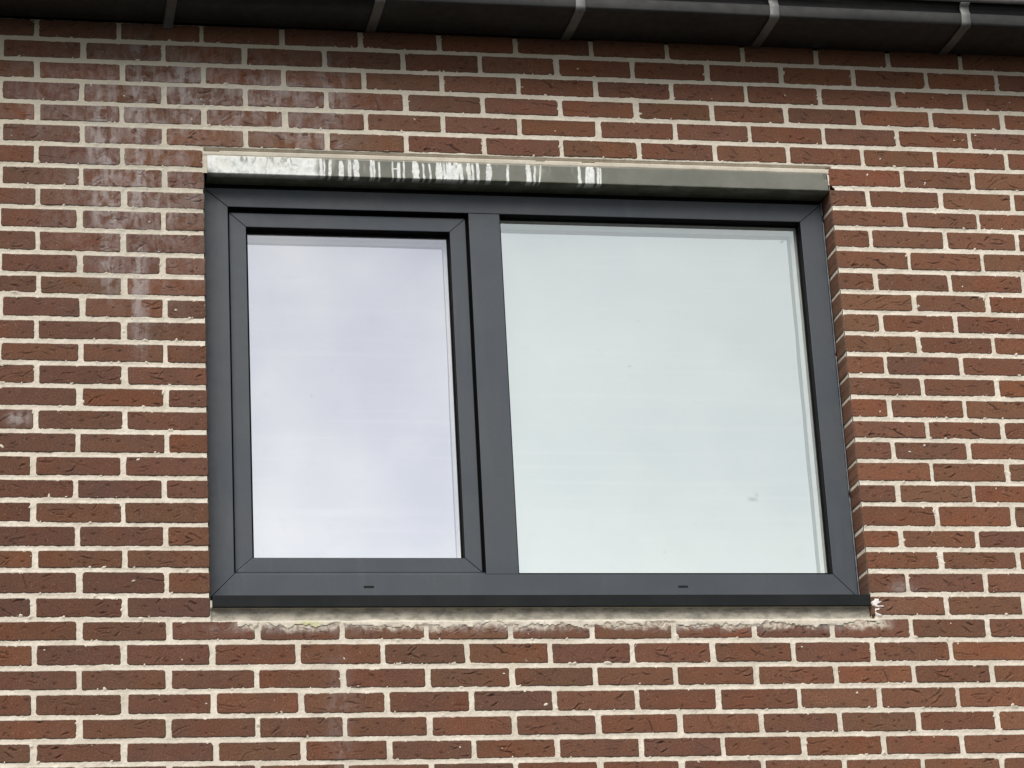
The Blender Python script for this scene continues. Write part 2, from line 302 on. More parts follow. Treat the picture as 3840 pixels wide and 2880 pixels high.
# ---------------------------------------------------------------- ground
me = mesh_np('ground', [(-200, -200, GROUND), (200, -200, GROUND), (200, 200, GROUND), (-200, 200, GROUND)], [(0, 1, 2, 3)], smoothf=False)
link('ground', me, M_GROUND, kind='structure', label='grey paved ground below the wall')

# ---------------------------------------------------------------- brick shapes (shared)
def brick_shape(seed, length=.2095, height=.048, depth=.098):
    r = np.random.default_rng(seed)
    st = .0016
    nx = int(length / st); nz = int(height / st)
    u = np.linspace(-1, 1, nx + 1); v = np.linspace(-1, 1, nz + 1)
    U, V = np.meshgrid(u, v, indexing='ij')
    hl, hh = length / 2, height / 2
    s = seed * 3.7
    ex0 = .0016 * fbm(V * hh + s, V * 0, .016, seed); ex1 = .0016 * fbm(V * hh + s, V * 0 + 1, .016, seed + 5)
    ez0 = .0012 * fbm(U * hl + s, U * 0, .03, seed + 9) + .0007 * fbm(U * hl + s, U * 0, .006, seed + 2)
    ez1 = .0012 * fbm(U * hl + s, U * 0 + 3, .03, seed + 12) + .0007 * fbm(U * hl + s, U * 0 + 3, .006, seed + 3)
    X = U * hl + np.where(U < 0, -U * ex0, U * ex1); Z = V * hh + np.where(V < 0, -V * ez0, V * ez1)
    dist = np.minimum(hl - np.abs(U) * hl, hh - np.abs(V) * hh)
    dcorner = np.hypot(hl - np.abs(U) * hl, hh - np.abs(V) * hh)
    rad = .0030 + .0008 * fbm(X + s, Z, .02, seed + 21)
    k = np.clip(1 - dist / rad, 0, 1)
    Y = .0030 * (1 - np.sqrt(np.clip(1 - k * k, 0, 1)))
    for cx in (-1, 1):                                             # worn or knocked corners
        for cz in (-1, 1):
            rr = r.uniform(.003, .008)
            dd = np.hypot(X - cx * hl, Z - cz * hh)
            Y += .003 * np.clip(1 - dd / rr, 0, 1)
    Y += .0007 * fbm(X + s, Z, .03, seed + 31, 5, .6) + .00035 * fbm(X + s, Z, .006, seed + 33, 3)
    crease = np.zeros_like(X)
    for _ in range(r.integers(2, 8)):                              # folds pressed into the hand-moulded clay
        L = r.uniform(.012, .042) ** 1.0 * r.choice([.7, 1, 1.9]) * (1 if length > .15 else .6); ang = r.normal(0, .42)
        cx = r.uniform(-hl * .85, hl * .85); cz = r.uniform(-hh * .75, hh * .75)
        wx = X + .003 * noise2(X + s, Z, .012, seed + 50 + _); wz = Z + .004 * noise2(X + s, Z, .014, seed + 70 + _)
        a = (wx - cx) * math.cos(ang) + (wz - cz) * math.sin(ang); b = -(wx - cx) * math.sin(ang) + (wz - cz) * math.cos(ang)
        b = b + r.uniform(-9, 9) * a * a
        along = np.clip(1 - (a / (L / 2)) ** 2, 0, 1)
        w = r.uniform(.0008, .0019)
        g = np.exp(-(b / w) ** 2) * along
        lip = np.exp(-((b - 2.4 * w) / (2.2 * w)) ** 2) * along
        amp = r.uniform(.0012, .0032)
        Y += amp * g - .35 * amp * lip
        crease = np.maximum(crease, g * min(1, amp / .0022) * r.uniform(.25, 1))
    for _ in range(r.integers(2, 9)):                              # pits
        cx = r.uniform(-hl * .9, hl * .9); cz = r.uniform(-hh * .8, hh * .8); rr = r.uniform(.0012, .0032); ar = r.uniform(1, 2.4)
        g = np.exp(-(((X - cx) / (rr * ar)) ** 2 + ((Z - cz) / rr) ** 2))
        Y += .0014 * g; crease = np.maximum(crease, .8 * g)
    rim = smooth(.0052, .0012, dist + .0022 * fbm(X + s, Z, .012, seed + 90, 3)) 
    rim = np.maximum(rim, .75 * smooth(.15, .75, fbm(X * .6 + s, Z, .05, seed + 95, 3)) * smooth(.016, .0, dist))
    n1 = (nx + 1) * (nz + 1)
    front = np.stack([X, Y, Z], -1).reshape(-1, 3)
    idx = np.arange(n1).reshape(nx + 1, nz + 1)
    q = np.stack([idx[:-1, :-1], idx[1:, :-1], idx[1:, 1:], idx[:-1, 1:]], -1).reshape(-1, 4)
    ring = np.concatenate([idx[:, 0], idx[-1, 1:], idx[::-1, -1][1:], idx[0, ::-1][1:-1]])
    back = []
    cos = [front]; quads = [q]; prev = ring; base = n1
    for yy, infl in ((.012, .0006), (.05, .0012), (depth, .0008)):
        rv = front[ring].copy(); rv[:, 1] = yy
        rv[:, 0] += np.sign(rv[:, 0]) * (np.abs(np.abs(rv[:, 0]) - hl) < .002) * infl * .4
        cos.append(rv); cur = np.arange(base, base + len(ring)); base += len(ring)
        quads.append(np.stack([prev, np.roll(prev, -1), np.roll(cur, -1), cur], -1)[:, ::-1]); prev = cur
    nb = 3 * len(ring)
    co = np.concatenate(cos); Q = np.concatenate(quads)
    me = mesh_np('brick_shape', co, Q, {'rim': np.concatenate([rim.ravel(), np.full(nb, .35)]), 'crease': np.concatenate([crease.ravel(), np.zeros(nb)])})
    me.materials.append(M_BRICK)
    return me
FULL = [brick_shape(100 + i) for i in range(44)]
HALF = [brick_shape(300 + i, length=.100) for i in range(9)]

# ---------------------------------------------------------------- brick layout
wall = thing('brick_wall', 'red-brown hand-moulded brick wall with cream mortar joints around the window', 'wall', (0, 0, GROUND))
wall_bricks = []      # (x0, x1, z0, z1, key) in view
outer = []            # beyond the picture
C_IN_X = (-1.66, 1.74)
for c in range(0, 81):
    row = dict(JOINTS.get(c, {})); half = .5 * (c % 2)
    ks = [k + half for k in range(-9, 23)]
    xs = [row.get(k, row.get(float(k), None)) for k in ks]
    cl = []
    for k, xv in zip(ks, xs):
        cl.append((k - 6) * LB + RNG.normal(0, .002) if xv is None else xv / 1000)
    spans = [(cl[i], cl[i + 1]) for i in range(len(cl) - 1)]
    out = []
    for a, b in spans:
        if 6 <= c <= 26:
            if b <= OPL + .03: out.append((a, OPL if b > OPL - .03 else b, False, b > OPL - .03))
            elif a < OPL - .03: out.append((a, OPL, False, True))
            elif a >= OPR - .03: out.append((OPR if a < OPR + .03 else a, b, a < OPR + .03, False))
            elif b > OPR + .03: out.append((OPR, b, True, False))
        else: out.append((a, b, False, False))
    for a, b, endl, endr in out:
        if c == 6 and endr: endr = False; b = OPL + .0035
        jw = 1.0 if a < .6 else .88; jl = 0 if endl else RNG.uniform(.0040, .0080) * jw; jr = 0 if endr else RNG.uniform(.0040, .0080) * jw
        x0, x1 = a + jl, b - jr
        xm = (x0 + x1) / 2
        zt, zb = bed_z(c, xm), bed_z(c + 1, xm)
        th = RNG.uniform(.0044, .0064); tb = RNG.uniform(.0044, .0064)
        z1, z0 = zt - th, zb + tb
        if c == 5 and OPL < xm < OPR: z0 = max(z0, .7205 + RNG.uniform(-.0008, .0008))
        inview = -1.56 < x1 and x0 < 1.66 and -1 <= c <= 33 and not (c == -1)
        if c == 33 or c >= 32: inview = inview and c <= 33
        # the slice of the wall the picture shows: narrower at the right foot
        if inview:
            lim_r = 1.535 - (c / 34.0) * .26; lim_l = -1.440 + (c / 34.0) * .03
            inview = x1 > lim_l and x0 < lim_r
        (wall_bricks if inview else outer).append((x0, x1, z0, z1, c))
order = []
for i, (x0, x1, z0, z1, c) in enumerate(wall_bricks):
    w, h = x1 - x0, z1 - z0
    half = w < .15
    pool = HALF if half else FULL
    me = pool[int(RNG.integers(len(pool)))]
    o = bpy.data.objects.new('brick', me); COL.objects.link(o); o.parent = wall
    flip = RNG.random() < .5
    sx = w / (.100 if half else .2095); sz = h / .048
    o.location = ((x0 + x1) / 2, RNG.uniform(-.0006, .0006), (z0 + z1) / 2 - GROUND)
    # turn half of them upside down (a half turn about the wall normal)
    o.rotation_euler = (0, (math.pi if flip else 0) + RNG.normal(0, .0022), RNG.normal(0, .0015))
    o.scale = (sx, 1, sz)
    # each brick keeps its own colour: darker brown-purple towards the left, lighter and redder towards the right
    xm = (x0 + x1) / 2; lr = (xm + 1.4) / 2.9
    red = np.clip(RNG.normal(.42 + .22 * lr, .20), 0, 1); val = np.clip(RNG.normal(1.0, .055), .85, 1.15)
    a = np.array((.132, .066, .048)); b = np.array((.190, .080, .042)); brown = np.array((.154, .084, .048))
    col = a * (1 - red) + b * red
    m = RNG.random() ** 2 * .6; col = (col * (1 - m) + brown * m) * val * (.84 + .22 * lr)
    if c == 6 and OPR - .01 < x0 < .95: col = np.array((.195, .078, .045))
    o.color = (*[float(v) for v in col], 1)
print('bricks in view', len(wall_bricks), 'outer', len(outer))

# bricks beyond the picture: joined, simple bevelled blocks
V = []; Q = []; T = []
for x0, x1, z0, z1, c in outer:
    if z1 < GROUND: continue
    n = len(V); e = .003; tn = float(RNG.uniform(0, 1)); y = float(RNG.uniform(-.0005, .0005))
    V += [(x0 + e, y, z0 + e), (x1 - e, y, z0 + e), (x1 - e, y, z1 - e), (x0 + e, y, z1 - e), (x0, .003, z0), (x1, .003, z0), (x1, .003, z1), (x0, .003, z1), (x0, .09, z0), (x1, .09, z0), (x1, .09, z1), (x0, .09, z1)]
    Q += [(n, n + 1, n + 2, n + 3)]
    for i in range(4):
        j = (i + 1) % 4
        Q += [(n + 4 + i, n + 4 + j, n + j, n + i), (n + 8 + i, n + 8 + j, n + 4 + j, n + 4 + i)]
    T += [tn] * 12
V = np.array(V); V[:, 2] -= GROUND
me = mesh_np('outer_bricks', V, Q, {'tone': T}, smoothf=False)
link('outer_brickwork', me, M_BRICK_FAR, wall, kind='stuff')

# ---------------------------------------------------------------- mortar: one uneven sheet between (and here and there over) the bricks
G = .003
gx = np.arange(-1.62, 1.72, G); gz = np.arange(-1.17, 1.24, G)
X, Z = np.meshgrid(gx, gz, indexing='ij')
D = np.full(X.shape, -.02)
for x0, x1, z0, z1, c in wall_bricks + outer:
    i0, i1 = int((x0 - gx[0]) / G) - 2, int((x1 - gx[0]) / G) + 3; j0, j1 = int((z0 - gz[0]) / G) - 2, int((z1 - gz[0]) / G) + 3
    if i1 <= 0 or j1 <= 0 or i0 >= len(gx) or j0 >= len(gz): continue
    i0 = max(i0, 0); j0 = max(j0, 0)
    xs = X[i0:i1, j0:j1]; zs = Z[i0:i1, j0:j1]
    d = np.minimum(np.minimum(xs - x0, x1 - xs), np.minimum(zs - z0, z1 - zs))
    D[i0:i1, j0:j1] = np.maximum(D[i0:i1, j0:j1], d)
Y = .0014 + .0011 * fbm(X, Z, .05, 1, 5, .7) + .0013 * fbm(X, Z, .011, 7, 3, .8)
Y += .0012 * smooth(-.001, -.006, D) * (.5 + .5 * noise2(X, Z, .08, 4))      # joints struck a little hollow
# mortar smeared over brick edges
lump = fbm(X, Z, .016, 41, 4, .65)
edge = smooth(.0105, .001, D) * (D > 0)
sm = smooth(.44, .56, lump) * edge
crumb = smooth(.74, .80, fbm(X, Z, .013, 55, 3, .6)) * (D > .001) * (noise2(X, Z, .25, 61) > .1)
# band under the sill and the smear along the course beneath it
inop = (X > OPL) & (X < OPR + .012)
wob = .006 * fbm(X, Z, .05, 81, 4)
band = inop & (Z < -.5655) & (Z > -.603)
under = ((X > OPL + .03) & (X < OPR + .055))
frac = smooth(-.6330, -.6040, Z + .016 * fbm(X, Z, .09, 91, 4, .65) + .010 * fbm(X, Z, .018, 93, 3)) * smooth(OPL + .02, OPL + .10, X) * smooth(OPR + .05, OPR + .02, X + .3 * (Z + .61))
sm2 = np.where(under & (Z > -.652) & (Z < -.5985), smooth(.62, .72, frac + .36 * fbm(X * .7, Z, .020, 97, 4, .65) - .35 * smooth(.25, .6, fbm(X, Z, .030, 99, 3))), 0)
# white splash on the brick right of the sill
sp = np.zeros_like(X)
for (sx_, sz_, dx_, dz_) in ((.893, -.556, .026, .004), (.895, -.566, .030, .001), (.893, -.575, .022, .003), (.899, -.551, .014, .008), (.895, -.585, .018, -.006), (.901, -.560, .022, .010), (.892, -.568, .006, .022)):
    for tt in np.linspace(0, 1, 9):
        cx_, cz_ = sx_ + dx_ * tt, sz_ + dz_ * tt
        sp = np.maximum(sp, np.clip(1.25 - np.hypot(X - cx_, Z - cz_) / (.0052 * (1 - .55 * tt)), 0, 1))
sp2 = np.clip(1.1 - np.hypot((X - .959) / .012, (Z + .566) / .024), 0, 1) * smooth(.05, .3, fbm(X, Z, .012, 131, 3))
splash = smooth(.2, .6, sp + .5 * fbm(X, Z, .006, 133, 2)*(sp > 0))
flk = np.zeros_like(X)
for _ in range(330):                                               # flecks of mortar left on the brick faces
    fx, fz = RNG.uniform(-1.5, 1.6), RNG.uniform(-1.1, 1.05); r0 = RNG.uniform(.0016, .0034) * (1.5 if RNG.random() < .12 else 1); an = RNG.uniform(0, 3.1); el = RNG.uniform(1, 2.2)
    i0 = int((fx - gx[0]) / G) - 5; j0 = int((fz - gz[0]) / G) - 5
    if i0 < 0 or j0 < 0: continue
    sl_ = (slice(i0, i0 + 11), slice(j0, j0 + 11)); dx = X[sl_] - fx; dz = Z[sl_] - fz
    u_ = dx * math.cos(an) + dz * math.sin(an); v_ = -dx * math.sin(an) + dz * math.cos(an)
    flk[sl_] = np.maximum(flk[sl_], np.clip(1.5 - np.hypot(u_ / el, v_) / r0, 0, 1))
tot = np.maximum.reduce([.85 * flk, sm, .8 * crumb, sm2, splash, .6 * (sp2 > .25)])
Y = np.where(D > .0035, Y + np.clip(D - .0035, 0, .004) * .9, Y)
Y = Y * (1 - smooth(.15, .8, tot)) - .0019 * smooth(.15, .8, tot) * (1 + .5 * fbm(X, Z, .008, 141, 3))
deep = np.where(band, smooth(-.6035, -.594, Z + wob * .5), 0)
Y = Y + deep * (.010 + .003 * fbm(X, Z, .04, 151, 4))
crack = inop & (Z > LZ1 - .004) & (Z < .7225)
Y = np.where(crack, np.where(Z > .7150 + .0015 * noise2(X, Z, .07, 161), .050, .0005 + .0014 * fbm(X, Z, .03, 163, 4)), Y)
Y = np.where(crack & (Z < LZ1 + .0018), .005, Y)
keep = (D < .0075) | (tot > .05)
hole = (X > np.where(Z > LZ0 - .001, -.8745, OPL - .0022)) & (X < np.where(Z > LZ0 - .001, .8815, OPR + .0022)) & (Z > -.545) & (Z < LZ1 - .003)
keep |= (Z > LZ0 - .001) & (Z < LZ1) & (X > OPL - .002) & (X < OPR + .003)
keep &= ~hole
void = (X > OPR - .003) & (X < .8985 + .003 * noise2(X, Z, .006, 165) - (Z - .652) * .5) & (Z > LZ0 + .004) & (Z < .6640)
keep &= ~void
keep &= Z < 1.0905
kq = keep[:-1, :-1] & keep[1:, :-1] & keep[1:, 1:] & keep[:-1, 1:]
idx = np.arange(X.size).reshape(X.shape)
q = np.stack([idx[:-1, :-1], idx[1:, :-1], idx[1:, 1:], idx[:-1, 1:]], -1)[kq]
used = np.unique(q); remap = np.full(X.size, -1); remap[used] = np.arange(len(used))
co = np.stack([X, Y, Z - GROUND], -1).reshape(-1, 3)[used]
grey_a = np.clip(deep * 1.0 + .25 * (crack), 0, 1)
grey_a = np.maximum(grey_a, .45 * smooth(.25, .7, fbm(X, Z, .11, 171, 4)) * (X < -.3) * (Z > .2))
grey_a = np.maximum(grey_a, .55 * sm2 * smooth(.0, .5, fbm(X, Z, .03, 173, 3)))
green_a = np.exp(-(((X + .632) / .030) ** 2 + ((Z + .611) / .011) ** 2)) * (tot > .1)
white_a = np.clip(np.maximum(splash, .5 * (sp2 > .25)), 0, 1)
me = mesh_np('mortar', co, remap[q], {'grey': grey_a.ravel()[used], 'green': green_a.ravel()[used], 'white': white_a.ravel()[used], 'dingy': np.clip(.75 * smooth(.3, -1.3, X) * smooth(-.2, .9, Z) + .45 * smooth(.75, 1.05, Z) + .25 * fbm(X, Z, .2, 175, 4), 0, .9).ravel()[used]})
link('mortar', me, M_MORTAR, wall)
# mortar behind the bricks of the two reveals, and plain mortar beyond the picture
def patch(name, xf, y0, y1, z0, z1, seed):
    ys = np.arange(y0, y1, .004); zs = np.arange(z0, z1, .004)
    A, B = np.meshgrid(ys, zs, indexing='ij'); XX = xf + .0006 * fbm(A, B, .02, seed, 4)
    i = np.arange(A.size).reshape(A.shape)
    qq = np.stack([i[:-1, :-1], i[1:, :-1], i[1:, 1:], i[:-1, 1:]], -1).reshape(-1, 4)
    m = mesh_np(name, np.stack([XX, A, B - GROUND], -1).reshape(-1, 3), qq)
    link('reveal_mortar', m, M_MORTAR, wall)
patch('reveal_mortar', OPR + .0014, .0015, .098, -.60, .705, 201)
patch('reveal_mortar', OPL - .0014, .0015, .098, -.60, .705, 203)
V = []; Q = []
for x0, x1, z0, z1 in ((-3.38, -1.621, GROUND, 1.0905), (1.718, 3.56, GROUND, 1.0905), (-1.621, 1.718, GROUND, -1.1695)):
    n = len(V); V += [(x0, .0022, z0 - GROUND), (x1, .0022, z0 - GROUND), (x1, .0022, z1 - GROUND), (x0, .0022, z1 - GROUND)]; Q += [(n, n + 1, n + 2, n + 3)]
link('outer_mortar', mesh_np('outer_mortar', V, Q, smoothf=False), M_MORTAR, wall)
# inner leaf of the wall closes the cavity behind bricks and window
me = box(-3.38, 3.56, .160, .330, 0, 5.39); link('inner_leaf', me, M_VOID, wall)

# ---------------------------------------------------------------- lintel (part of the wall)
gx2 = np.arange(-.8755, .8820, .0016); gz2 = np.arange(LZ0, LZ1, .0016)
A, B = np.meshgrid(gx2, gz2, indexing='ij')
YY = -.003 + .0005 * fbm(A, B, .03, 211, 4)
eb = np.minimum(np.minimum(B - LZ0, gz2[-1] - B), np.minimum(A - gx2[0], gx2[-1] - A))
YY += .002 * (1 - np.sqrt(np.clip(1 - np.clip(1 - eb / .002, 0, 1) ** 2, 0, 1)))
chip = np.clip(1 - np.hypot((A - .8840) / .020, (B - .703) / .036), 0, 1); YY += .007 * smooth(.1, .5, chip + .1 * noise2(A, B, .006, 5))
hz = (B - LZ0) / (LZ1 - LZ0)                     # 0 bottom .. 1 top
lime = np.zeros_like(A)
left = smooth(-.558, -.590, A + .010 * noise2(A, B, .02, 221))
body = left * smooth(-.68, -.34, fbm(A, B * .6, .030, 223, 5, .65) + .45 * (1 - np.abs(hz - .5) * 1.4))
veins = smooth(.12, .02, np.abs(fbm(A, B * .45, .022, 225, 3))) * smooth(.25, .9, hz) * left
lime = np.maximum(lime, body * (1 - .75 * veins * (A > -.80)))
lime *= 1 - .8 * smooth(-.845, -.875, A) * smooth(.35, .05, hz)
rr = np.random.default_rng(5)
for sx_, w in STREAKS:
    lean = rr.normal(0, .0025); top = rr.uniform(.86, 1.05); wv = .0012 * noise2(B * 1.0 + sx_ * 9, B * 0, .016, 227)
    cx_ = sx_ + lean * (hz - .5) + wv
    ww = w / 2 * (1 + .25 * noise2(B + sx_ * 5, B * 0, .012, 229) - .35 * smooth(.7, 1.0, hz))
    s_ = smooth(ww + .0009, ww - .0005, np.abs(A - cx_)) * smooth(top + .04, top - .04, hz)
    if w > .012: s_ *= 1 - .8 * smooth(.10, .02, np.abs(noise2(A, B * .35, .007, 231))) * smooth(.4, .9, hz)
    lime = np.maximum(lime, s_)
bridge = smooth(.0022, .0012, np.abs(B - (.6745 + (A + .36) * .18))) * ((A > -.370) & (A < -.350)); lime = np.maximum(lime, bridge)
thin = smooth(.05, .5, fbm(A, B * .25, .02, 233, 4)) * smooth(.35, -.1, A) * .55 * smooth(.1, .6, hz)
thin = np.maximum(thin, .8 * smooth(.90, 1.0, hz) * smooth(.45, .1, A))
idx = np.arange(A.size).reshape(A.shape)
q = np.stack([idx[:-1, :-1], idx[1:, :-1], idx[1:, 1:], idx[:-1, 1:]], -1).reshape(-1, 4)
front = np.stack([A, YY, B], -1).reshape(-1, 3)
ring = np.concatenate([idx[:, 0], idx[-1, 1:], idx[::-1, -1][1:], idx[0, ::-1][1:-1]])
rv = front[ring].copy(); rv[:, 1] = .028
cur = np.arange(len(front), len(front) + len(ring))
q2 = np.stack([ring, np.roll(ring, -1), np.roll(cur, -1), cur], -1)[:, ::-1]
co = np.concatenate([front, rv]); co[:, 2] -= GROUND
z0_ = np.zeros(len(ring))
lint = link('lintel', mesh_np('lintel', co, np.concatenate([q, q2]), {'lime': np.concatenate([lime.ravel(), z0_]), 'thin': np.concatenate([thin.ravel(), z0_])}), M_LINTEL, wall,
            label='grey-green concrete lintel, white lime streaks running down its left two thirds')
link('lintel_heel', box(-.8755, .8818, .0305, .100, LZ0 + .0015 - GROUND, LZ1 - GROUND, .001, 1), M_LINTEL, wall)
link('lintel_core', box(-.874, .880, .026, .032, LZ0 + .006 - GROUND, LZ1 - .001 - GROUND), M_LINTEL, wall)

# ---------------------------------------------------------------- window
win = thing('window', 'anthracite grey two-part window with a narrow casement left and a wide fixed pane right', 'window', (0, .065, 0))
def wl_(name, me, mat, parent=win, **kw):
    me.transform(Matrix.Translation((0, -.065, 0))); return link(name, me, mat, parent, **kw)
def mitred(nm, ox0, ox1, oz0, oz1, ix0, ix1, iz0, iz1, y0, y1, rail, stile, gap=.0007, bev=.0012):
    g = gap
    wl_(rail, prism([(ox0 + g, oz1), (ox1 - g, oz1), (ix1 - g, iz1), (ix0 + g, iz1)], y0, y1, bev), M_FRAME)
    wl_(rail, prism([(ox0 + g, oz0), (ix0 + g, iz0), (ix1 - g, iz0), (ox1 - g, oz0)], y0, y1, bev), M_FRAME)
    wl_(stile, prism([(ox0, oz0 + g), (ox0, oz1 - g), (ix0, iz1 - g), (ix0, iz0 + g)], y0, y1, bev), M_FRAME)
    wl_(stile, prism([(ox1, oz0 + g), (ix1, iz0 + g), (ix1, iz1 - g), (ox1, oz1 - g)], y0, y1, bev), M_FRAME)
yF, yS = .065, .083
FO = (-.8825, .8755, -.525, .6320); FI = (-.8160, .8105, -.4590, .5777)
mitred('frame', FO[0], FO[1], FO[2], FO[3], FI[0], FI[1], FI[2], FI[3], yF, .145, 'frame_rail', 'frame_stile')
MUL = (-.1490, -.0615)
wl_('mullion', box(MUL[0], MUL[1], yF + .0006, .145, FI[2] - .0003 + .0008, FI[3] - .0008, .0012), M_FRAME)
wl_('frame_ledge', prism([(yF + .0004, -.4597), (yF + .0160, -.4500), (yF + .0160, -.4597)], FI[0], MUL[0] - .0005, axis='x'), M_FRAME)
# dark rebate core behind the mitre gaps and the casement gap
def ringbox(o, i, y0, y1, mat, name, parent=win):
    import bmesh
    bm = bmesh.new()
    for (x0, x1, z0, z1) in ((o[0], o[1], i[3], o[3]), (o[0], o[1], o[2], i[2]), (o[0], i[0], i[2], i[3]), (i[1], o[1], i[2], i[3])):
        if x1 - x0 < 1e-5 or z1 - z0 < 1e-5: continue
        vs = [bm.verts.new((x, y, z)) for y in (y0, y1) for (x, z) in ((x0, z0), (x1, z0), (x1, z1), (x0, z1))]
        for f in ((0, 1, 2, 3), (7, 6, 5, 4), (0, 4, 5, 1), (1, 5, 6, 2), (2, 6, 7, 3), (3, 7, 4, 0)): bm.faces.new([vs[k] for k in f])
    me = bpy.data.meshes.new(name); bm.to_mesh(me); bm.free(); return wl_(name, me, mat, parent)
SO = (-.8112, -.1560, -.4490, .5675); SI = (-.7655, -.2005, -.4100, .5270)
mitred('casement', SO[0], SO[1], SO[2], SO[3], SI[0], SI[1], SI[2], SI[3], yS, .150, 'casement_rail', 'casement_stile', .0006)
ringbox((FI[0] + .0002, MUL[0] - .0002, FI[2] + .0002, FI[3] - .0002), (SO[0] + .004, SO[1] - .004, SO[2] + .004, SO[3] - .004), yS + .012, yS + .018, M_RUBBER, 'weather_seal')
# black lining at top and right: gasket plus painted shade on the returns
def lining(o, y0, y1, tk, name, sides='TR'):
    import bmesh
    bm = bmesh.new()
    rects = {'T': (o[0], o[1], o[3] - tk, o[3] - .0002), 'R': (o[1] - tk, o[1] - .0002, o[2], o[3] - tk)}
    for s in sides:
        x0, x1, z0, z1 = rects[s]
        vs = [bm.verts.new((x, y, z)) for y in (y0, y1) for (x, z) in ((x0, z0), (x1, z0), (x1, z1), (x0, z1))]
        for f in ((0, 1, 2, 3), (7, 6, 5, 4), (0, 4, 5, 1), (1, 5, 6, 2), (2, 6, 7, 3), (3, 7, 4, 0)): bm.faces.new([vs[k] for k in f])
    me = bpy.data.meshes.new(name); bm.to_mesh(me); bm.free(); return wl_(name, me, M_RUBBER)
lining((FI[0], MUL[0], FI[2], FI[3]), yF + .002, yS + .011, .0008, 'rebate_shade_lining')
def glazing(seat, gl, yg, y_face, sheet_mat, glass_mat_, lab_pane, lab_sheet):
    # seat: frame daylight opening; gl: visible glass
    ringbox((seat[0] + .0002, seat[1] - .0002, seat[2] + .0002, seat[3] - .0002), gl, yg - .004, yg + .004, M_RUBBER, 'glazing_gasket')
    lining((seat[0], seat[1], seat[2], seat[3]), y_face + .0025, yg - .0045, .0012, 'glazing_shade_lip')  # black strips that paint the top and right returns as unlit
    gme = box(gl[0] - .003, gl[1] + .003, yg - .0005, yg + .0005, gl[2] - .003, gl[3] + .003)
    gme = mesh_np('glass_pane', [(gl[0] - .002, yg, gl[2] - .002), (gl[1] + .002, yg, gl[2] - .002), (gl[1] + .002, yg, gl[3] + .002), (gl[0] - .002, yg, gl[3] + .002)], [(0, 1, 2, 3)], smoothf=False)
    wl_('glass_pane', gme, glass_mat_, label=lab_pane)
    d = .034
    ringbox((gl[0] - .010, gl[1] + .008, gl[2] - .010, gl[3] + .008), (gl[0] - .001, gl[1] + .0008, gl[2] - .001, gl[3] + .0008), yg + .0045, yg + d, M_SPACER, 'spacer_bar')
    wl_('inner_pane', box(gl[0] - .009, gl[1] + .007, yg + d + .0005, yg + d + .0025, gl[2] - .009, gl[3] + .007), sheet_mat, label=lab_sheet)
glazing(SI, (-.7590, -.2055, -.4020, .5190), yS + .030, yS, M_SHEET_L, M_GLASS_L, 'narrow glass pane of the casement', 'inner pane of the double glazing, lavender sky reflection painted in')
glazing((MUL[1], FI[1], FI[2], FI[3]), (-.0535, .8065, -.4470, .5735), .100, yF, M_SHEET_R, M_GLASS_R, 'wide fixed glass pane', 'inner pane of the double glazing, greenish sky reflection painted in')
for xs_ in (-.4644, .3864):
    wl_('drain_slot', box(xs_ - .0135, xs_ + .0135, yF - .0006, yF + .002, -.4962, -.4902, .0003), M_VOID)
wl_('head_shade_strip', box(-.8825, .8800, .0760, .1400, .6322, .6475), M_RUBBER)  # added black strip for the deep shade between lintel and frame head
# void between frame and masonry
ringbox((OPL - .001, OPR + .001, -.545, LZ0 + .003), (FO[0] + .004, FO[1] - .004, FO[2] + .004, FO[3] - .004), .085, .150, M_VOID, 'installation_gap')
# hand-run sealant down the right edge
zz = np.linspace(-.522, .640, 130); V = []; Q = []
for k, z in enumerate(zz):
    w0 = FO[1] + .0026 + .0008 * float(noise2(z, 0, .09, 301)); w1 = OPR - .0030 + .0008 * float(noise2(z, 3, .07, 303)); y = .0675 + .0015 * float(noise2(z, 5, .05, 305))
    w1 = w1 - (.003 if abs(((z + .02) % .41) - .2) < .006 else 0)
    V += [(w0, y + .004, z), (w0 + .001, y, z), ((w0 + w1) / 2, y + .0012, z), (w1 - .001, y, z), (w1, y + .006, z)]
    if k:
        n = 5 * k
        for i in range(4): Q.append((n - 5 + i, n - 4 + i, n + 1 + i, n + i))
wl_('sealant_bead', mesh_np('sealant_bead', V, Q), M_SEAL)
# sill
prof = [(-.011, -.5355), (.070, -.5190), (.070, -.5225), (-.0075, -.5388), (-.0075, -.5610), (.004, -.5630), (.004, -.5650), (-.010, -.5655)]
me = prism(prof, -.8800, .8822, .0006, 1, axis='x'); wl_('sill', me, M_SILL, label='dark metal sill with a deep front lip')
wl_('sill_end', box(-.8800, -.8785, -.0118, .060, -.5658, -.5340, .0004, 1), M_SILL)
wl_('sill_end', box(.8812, .8826, -.0118, .060, -.5658, -.5340, .0004, 1), M_SILL)

# ---------------------------------------------------------------- gutter
gut = thing('roof_gutter', 'dark weathered zinc box gutter along the eaves above the window', 'gutter', (0, 0, 1.09))
GX0, GX1 = -3.38, 3.56
def extrude_x(prof, xs, closed=False, jitter=0.0, seed=1):
    V = []; Q = []; n = len(prof)
    for k, x in enumerate(xs):
        for i, (y, z) in enumerate(prof):
            j = jitter * float(noise2(x + i * 3.1, i, .35, seed))
            V.append((x, y + j, z + j * .7))
        if k:
            for i in range(n if closed else n - 1):
                a = (k - 1) * n + i; b = (k - 1) * n + (i + 1) % n; Q.append((a, b, b + n, a + n))
    return V, Q
BOT0, BOT1 = 1.0925, 1.0855
def arc(cy, cz, r, a0, a1, n): return [(cy + r * math.cos(math.radians(a0 + (a1 - a0) * i / n)), cz + r * math.sin(math.radians(a0 + (a1 - a0) * i / n))) for i in range(n + 1)]
